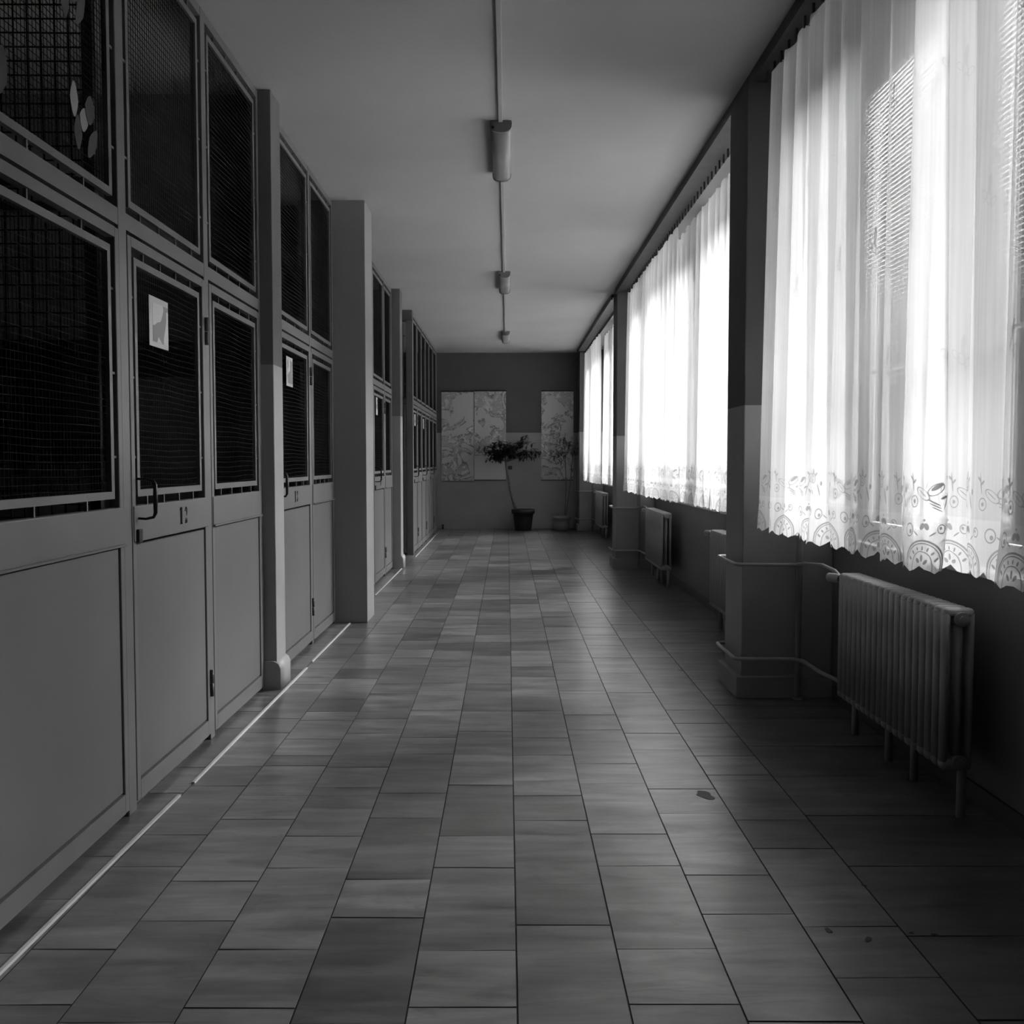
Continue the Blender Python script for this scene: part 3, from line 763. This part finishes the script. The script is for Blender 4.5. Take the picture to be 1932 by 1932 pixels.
# ------------------------------------------------------------------ ceiling lamps and conduit
def lamp_proto():
    r = empty('ceiling_lamp', (-.035, 0, CZ)); L = .51
    MB().box(-.06, .06, -L, L, -.02, 0, .004).build('lamp_base', 'lampbody', r)
    prof = [(-.056, -.03)] + [(.056 * math.cos(a), -.045 - .045 * math.sin(-a + PI) * 1.0) for a in []]
    arc = [(-.055, -.021), (-.055, -.034), (-.05, -.046), (-.038, -.056), (-.018, -.061), (0, -.062), (.018, -.061), (.038, -.056), (.05, -.046), (.055, -.034), (.055, -.021)]
    MB().prism(arc, 'y', -L + .022, L - .022).build('lamp_cover', 'lampdiff', r)
    e = [(p[0] * 1.08, p[1] * 1.05 + (.0 if p[1] < -.035 else 0)) for p in arc]
    e = [(-.062, -.012)] + e[1:-1] + [(.062, -.012)]
    for s in (-1, 1):
        a, b = (-L - .002, -L + .022) if s < 0 else (L - .022, L + .002)
        c = MB().prism(e, 'y', a, b).build('end_cap', 'lampbody', r)
        if s < 0: MB().tube([(-.045, a - .002, -.04), (-.045, a + .002, -.04)], .008, 10).build('screw', 'black', c)
    return r
lp = lamp_proto(); ys = (6.23, 10.70, 15.36)
lb = ['nearest ceiling lamp, largest of the three box shaped fluorescent fittings', 'middle one of the three box shaped ceiling lamps', 'farthest and smallest of the three box shaped ceiling lamps']
for i, y in enumerate(ys):
    o = lp if i == 0 else copy_tree(lp)
    o.location = (-.035 + .006 * i, y, CZ); tag(o, lb[i], 'lamp', 'ceiling lamps down the corridor')
for i, (a, b) in enumerate([(.5, 5.715), (6.745, 10.185), (11.215, 14.845)]):
    o = MB().box(-.012, .012, -(b - a) / 2, (b - a) / 2, -.014, .001, .002).build('cable_conduit', 'conduit'); o.location = (-.037 + .005 * i, (a + b) / 2, CZ)
    tag(o, ['cable conduit on the ceiling between the camera and the nearest lamp', 'cable conduit on the ceiling between nearest and middle lamp', 'cable conduit on the ceiling between middle and farthest lamp'][i], 'cable conduit', 'ceiling cable conduits')

# ------------------------------------------------------------------ back wall: maps and plants
def wallmap(x0, x1, z0, z1, label, seed, blank=None):
    r = empty('wall_map', ((x0 + x1) / 2, YB - .02, (z0 + z1) / 2)); tag(r, label, 'wall map', 'relief maps on the back wall')
    w, h = (x1 - x0) / 2, (z1 - z0) / 2
    m = MB(); n = 14
    rs = [[(-w, .004 * math.sin(3 * (k / n)) - .003, -h + 2 * h * k / n), (w, .004 * math.sin(3 * (k / n)) - .003, -h + 2 * h * k / n), (w, .004 * math.sin(3 * (k / n)), -h + 2 * h * k / n), (-w, .004 * math.sin(3 * (k / n)), -h + 2 * h * k / n)] for k in range(n + 1)]
    m.rings(rs); m.build('sheet', mapmat('map_print_%d' % seed, seed, blank), r)
    MB().box(-w - .004, w + .004, -.014, .004, h - .008, h + .014, .003).build('top_rod', 'black', r)
    MB().box(-w - .002, w + .002, -.012, .002, -h - .012, -h + .004, .003).build('bottom_rod', 'black' if blank or seed == 9 else 'lampbody', r)
wallmap(-1.155, -.592, .853, 2.42, 'left map of the touching pair on the back wall', 3)
wallmap(-.578, -.022, .87, 2.43, 'right map of the touching pair, blank in its lowest part', 5, -.36)
wallmap(.60, 1.165, .87, 2.43, 'single map on the back wall behind the right plant', 9)

def leafmesh(b, p, d, up, ln, wd, fold=.25):
    d = d.normalized(); sd = d.cross(up)
    if sd.length < .01: sd = d.cross(Vector((1, 0, 0)))
    sd.normalize(); nn = sd.cross(d).normalized()
    P = [p, p + d * ln * .35 + sd * wd * .5 + nn * wd * fold, p + d * ln * .35 - sd * wd * .5 + nn * wd * fold, p + d * ln * .72 + sd * wd * .36 + nn * wd * fold * .6 - up * ln * .06,
         p + d * ln * .72 - sd * wd * .36 + nn * wd * fold * .6 - up * ln * .06, p + d * ln - up * ln * .18, p + d * ln * .4, p + d * ln * .74 - up * ln * .05]
    v = [b.verts.new(q) for q in P]
    for f in ((0, 1, 6), (0, 6, 2), (1, 3, 7, 6), (6, 7, 4, 2), (3, 5, 7), (7, 5, 4)): b.faces.new([v[i] for i in f])
def pot(r, r0, r1, h, rim, mat):
    m = MB().lathe([(r0, 0), (r0 + (r1 - r0) * .45, h * .45), (r0 + (r1 - r0) * .8, h * .8), (rim, h * .8), (rim * 1.02, h * .98), (rim * .97, h), (rim * .9, h), (r1 * .88, h * .86)])
    p = m.build('pot', mat, r); 
    MB().lathe([(r1 * .0 + .001, h * .85), (r1 * .87, h * .86)], 24).build('soil', 'soil', r)
    return p
up = Vector((0, 0, 1))
# ficus on a leaning stem
P1 = empty('potted_ficus', (.275, 17.42, 0)); tag(P1, 'dark leafy tree with leaning stem in dark pot against the back wall', 'potted plant')
pot(P1, .14, .185, .37, .2, 'pot')
def w2(px, py, Y=17.42): return Vector(((px - xv) / f_ * Y - .275, 0, H + (yv - py) / f_ * Y))
stem = [w2(973, 960), w2(968, 945), w2(963, 925), w2(960, 905), w2(956, 888), w2(954, 872), w2(953, 862)]
MB().tube(stem, .02, 8, [.03, .024, .02, .019, .017, .016, .013]).build('stem', 'bark', P1, True)
rnd = random.Random(21); br = MB(); lf = MB()
tips = [(913, 850), (922, 842), (932, 838), (942, 833), (930, 860), (945, 850), (940, 868), (955, 845), (965, 840), (975, 842), (985, 833), (990, 826), (996, 836), (1000, 848), (1006, 856), (1012, 862), (1016, 853), (985, 855), (970, 860), (952, 838), (925, 868), (935, 852)]
for i, (a, b) in enumerate(tips):
    t = w2(a, b) + Vector((0, rnd.uniform(-.22, .22), 0)); s = stem[-1 - (i % 2)]
    mid = (s + t) / 2 + Vector((0, 0, .05))
    br.tube([s, mid, t], .006, 5, [.009, .006, .004])
    nl = 30
    for k in range(nl):
        f = rnd.uniform(.45, 1.08); q = (s * (1 - f) ** 2 + mid * 2 * f * (1 - f) + t * f * f) + Vector((rnd.gauss(0, .028), rnd.gauss(0, .05), rnd.gauss(0, .022)))
        d = Vector((rnd.gauss(0, 1), rnd.gauss(0, 1), rnd.uniform(-1.1, .35)))
        leafmesh(lf.bm, q, d, up, rnd.uniform(.065, .11), rnd.uniform(.028, .042))
br.build('branches', 'bark', P1, True); lf.build('foliage', 'leaf', P1)
o = MB().box(-.04, .03, -.02, .02, -.035, .03, .008).build('plant_tag', 'black', P1); o.location = w2(963, 882) - Vector((0, .03, 0))
# slender plant
P2 = empty('potted_sapling', (.945, 17.5, 0)); tag(P2, 'slender two stemmed plant in pale pot beside the far pillar', 'potted plant')
pot(P2, .13, .15, .25, .165, 'pot2')
def w3(px, py, Y=17.5): return Vector(((px - xv) / f_ * Y - .945, 0, H + (yv - py) / f_ * Y))
s1 = [w3(1066, 972), w3(1067, 945), w3(1068, 915), w3(1067, 885), w3(1066, 860)]; s2 = [w3(1068, 972), w3(1072, 940), w3(1077, 905), w3(1078, 880), w3(1082, 850)]
MB().tube(s1, .007, 6).tube(s2, .007, 6).build('stem', 'bark', P2, True)
br = MB(); lf = MB()
tips = [(1036, 838), (1040, 850), (1048, 835), (1052, 858), (1058, 828), (1060, 845), (1070, 835), (1076, 850), (1085, 838), (1092, 845), (1098, 830), (1045, 845), (1088, 860), (1066, 818), (1034, 858), (1080, 826)]
for i, (a, b) in enumerate(tips):
    t = w3(a, b) + Vector((0, rnd.uniform(-.2, .1), 0)); s = (s1 if i % 2 else s2)[-1 - (i % 3 > 1)]
    mid = (s + t) / 2 + Vector((0, 0, .04)); br.tube([s, mid, t], .003, 5)
    for k in range(13):
        f = rnd.uniform(.4, 1.05); q = (s * (1 - f) ** 2 + mid * 2 * f * (1 - f) + t * f * f) + Vector((rnd.gauss(0, .02), rnd.gauss(0, .03), rnd.gauss(0, .015)))
        leafmesh(lf.bm, q, Vector((rnd.gauss(0, 1), rnd.gauss(0, 1), rnd.uniform(-1.1, .4))), up, rnd.uniform(.05, .095), rnd.uniform(.018, .028))
br.build('branches', 'bark', P2, True); lf.build('foliage', 'leaf2', P2)
o = MB().box(-.018, .018, -.02, .02, 0, .085, .004).tube([(0, -.02, .05), (0, -.04, .05)], .012, 8).build('door_stop', 'black'); o.location = (-1.135, 17.74, 0)
tag(o, 'small black stop on the floor in the back left corner', 'door stop')

# ------------------------------------------------------------------ outside
o = MB().box(2.1, 6, -60, 220, -1.2, -.6).box(6, 160, -60, 300, -1.2, .55).build('ground_outside', 'snow'); struct(o)
b = empty('neighbouring_building', (31, 10, .55)); tag(b, 'grey building outside, seen faintly through the right curtain', 'building')
MB().box(-6, 6, -45, 47, 0, 9.2).box(-6.3, 6.3, -45.3, 47.3, 9.2, 9.5).build('facade', 'ext', b)
for k in range(3):
    for i in range(22): MB().box(-6.05, -6, -43 + i * 4.1, -40.6 + i * 4.1, 1 + k * 2.9, 2.7 + k * 2.9).build('window', 'extglass', b)

# ------------------------------------------------------------------ light
wd = bpy.data.worlds.new('overcast'); SC.world = wd; wd.use_nodes = True
nt = wd.node_tree; bg = nt.nodes['Background']
tc = nt.nodes.new('ShaderNodeTexCoord'); sp = nt.nodes.new('ShaderNodeSeparateXYZ'); nt.links.new(tc.outputs['Generated'], sp.inputs[0])
# thin cloud, brightest around the veiled sun low over the far end of the building
dt = nt.nodes.new('ShaderNodeVectorMath'); dt.operation = 'DOT_PRODUCT'; nt.links.new(tc.outputs['Generated'], dt.inputs[0])
sd = Vector((.42, .74, .52)).normalized(); dt.inputs[1].default_value = sd
lobe = M(nt, 'POWER', M(nt, 'MAXIMUM', dt.outputs['Value'], 0.0), 8.0)
bg.inputs[0].default_value = (1, 1, 1, 1)
nt.links.new(M(nt, 'ADD', M(nt, 'MULTIPLY', lobe, 175.0), 2.0), bg.inputs['Strength'])
for i, (a, bb) in enumerate(WINS):
    L = bpy.data.lights.new('daylight_portal', 'AREA'); L.shape = 'RECTANGLE'; L.size = HEAD - SILL - .1; L.size_y = bb - a - .1
    try: L.cycles.is_portal = True
    except Exception: pass
    lo = bpy.data.objects.new('daylight_portal', L); C.objects.link(lo); lo.location = (1.90, (a + bb) / 2, (HEAD + SILL) / 2)
    lo.rotation_euler = (0, PI / 2, 0)

# ------------------------------------------------------------------ camera
cam = bpy.data.cameras.new('camera'); co = bpy.data.objects.new('camera', cam); C.objects.link(co)
cam.sensor_width = 36; cam.sensor_fit = 'HORIZONTAL'; cam.lens = 36 * f_ / 1932; cam.clip_start = .05; cam.clip_end = 600
co.location = (0, 0, H); co.rotation_euler = (PI / 2 - PIT, 0, -YW)
SC.camera = co
SC.view_settings.view_transform = 'Standard'; SC.view_settings.look = 'None'; SC.view_settings.gamma = 1
SC.view_settings.use_curve_mapping = False
SC.view_settings.exposure = 0.15
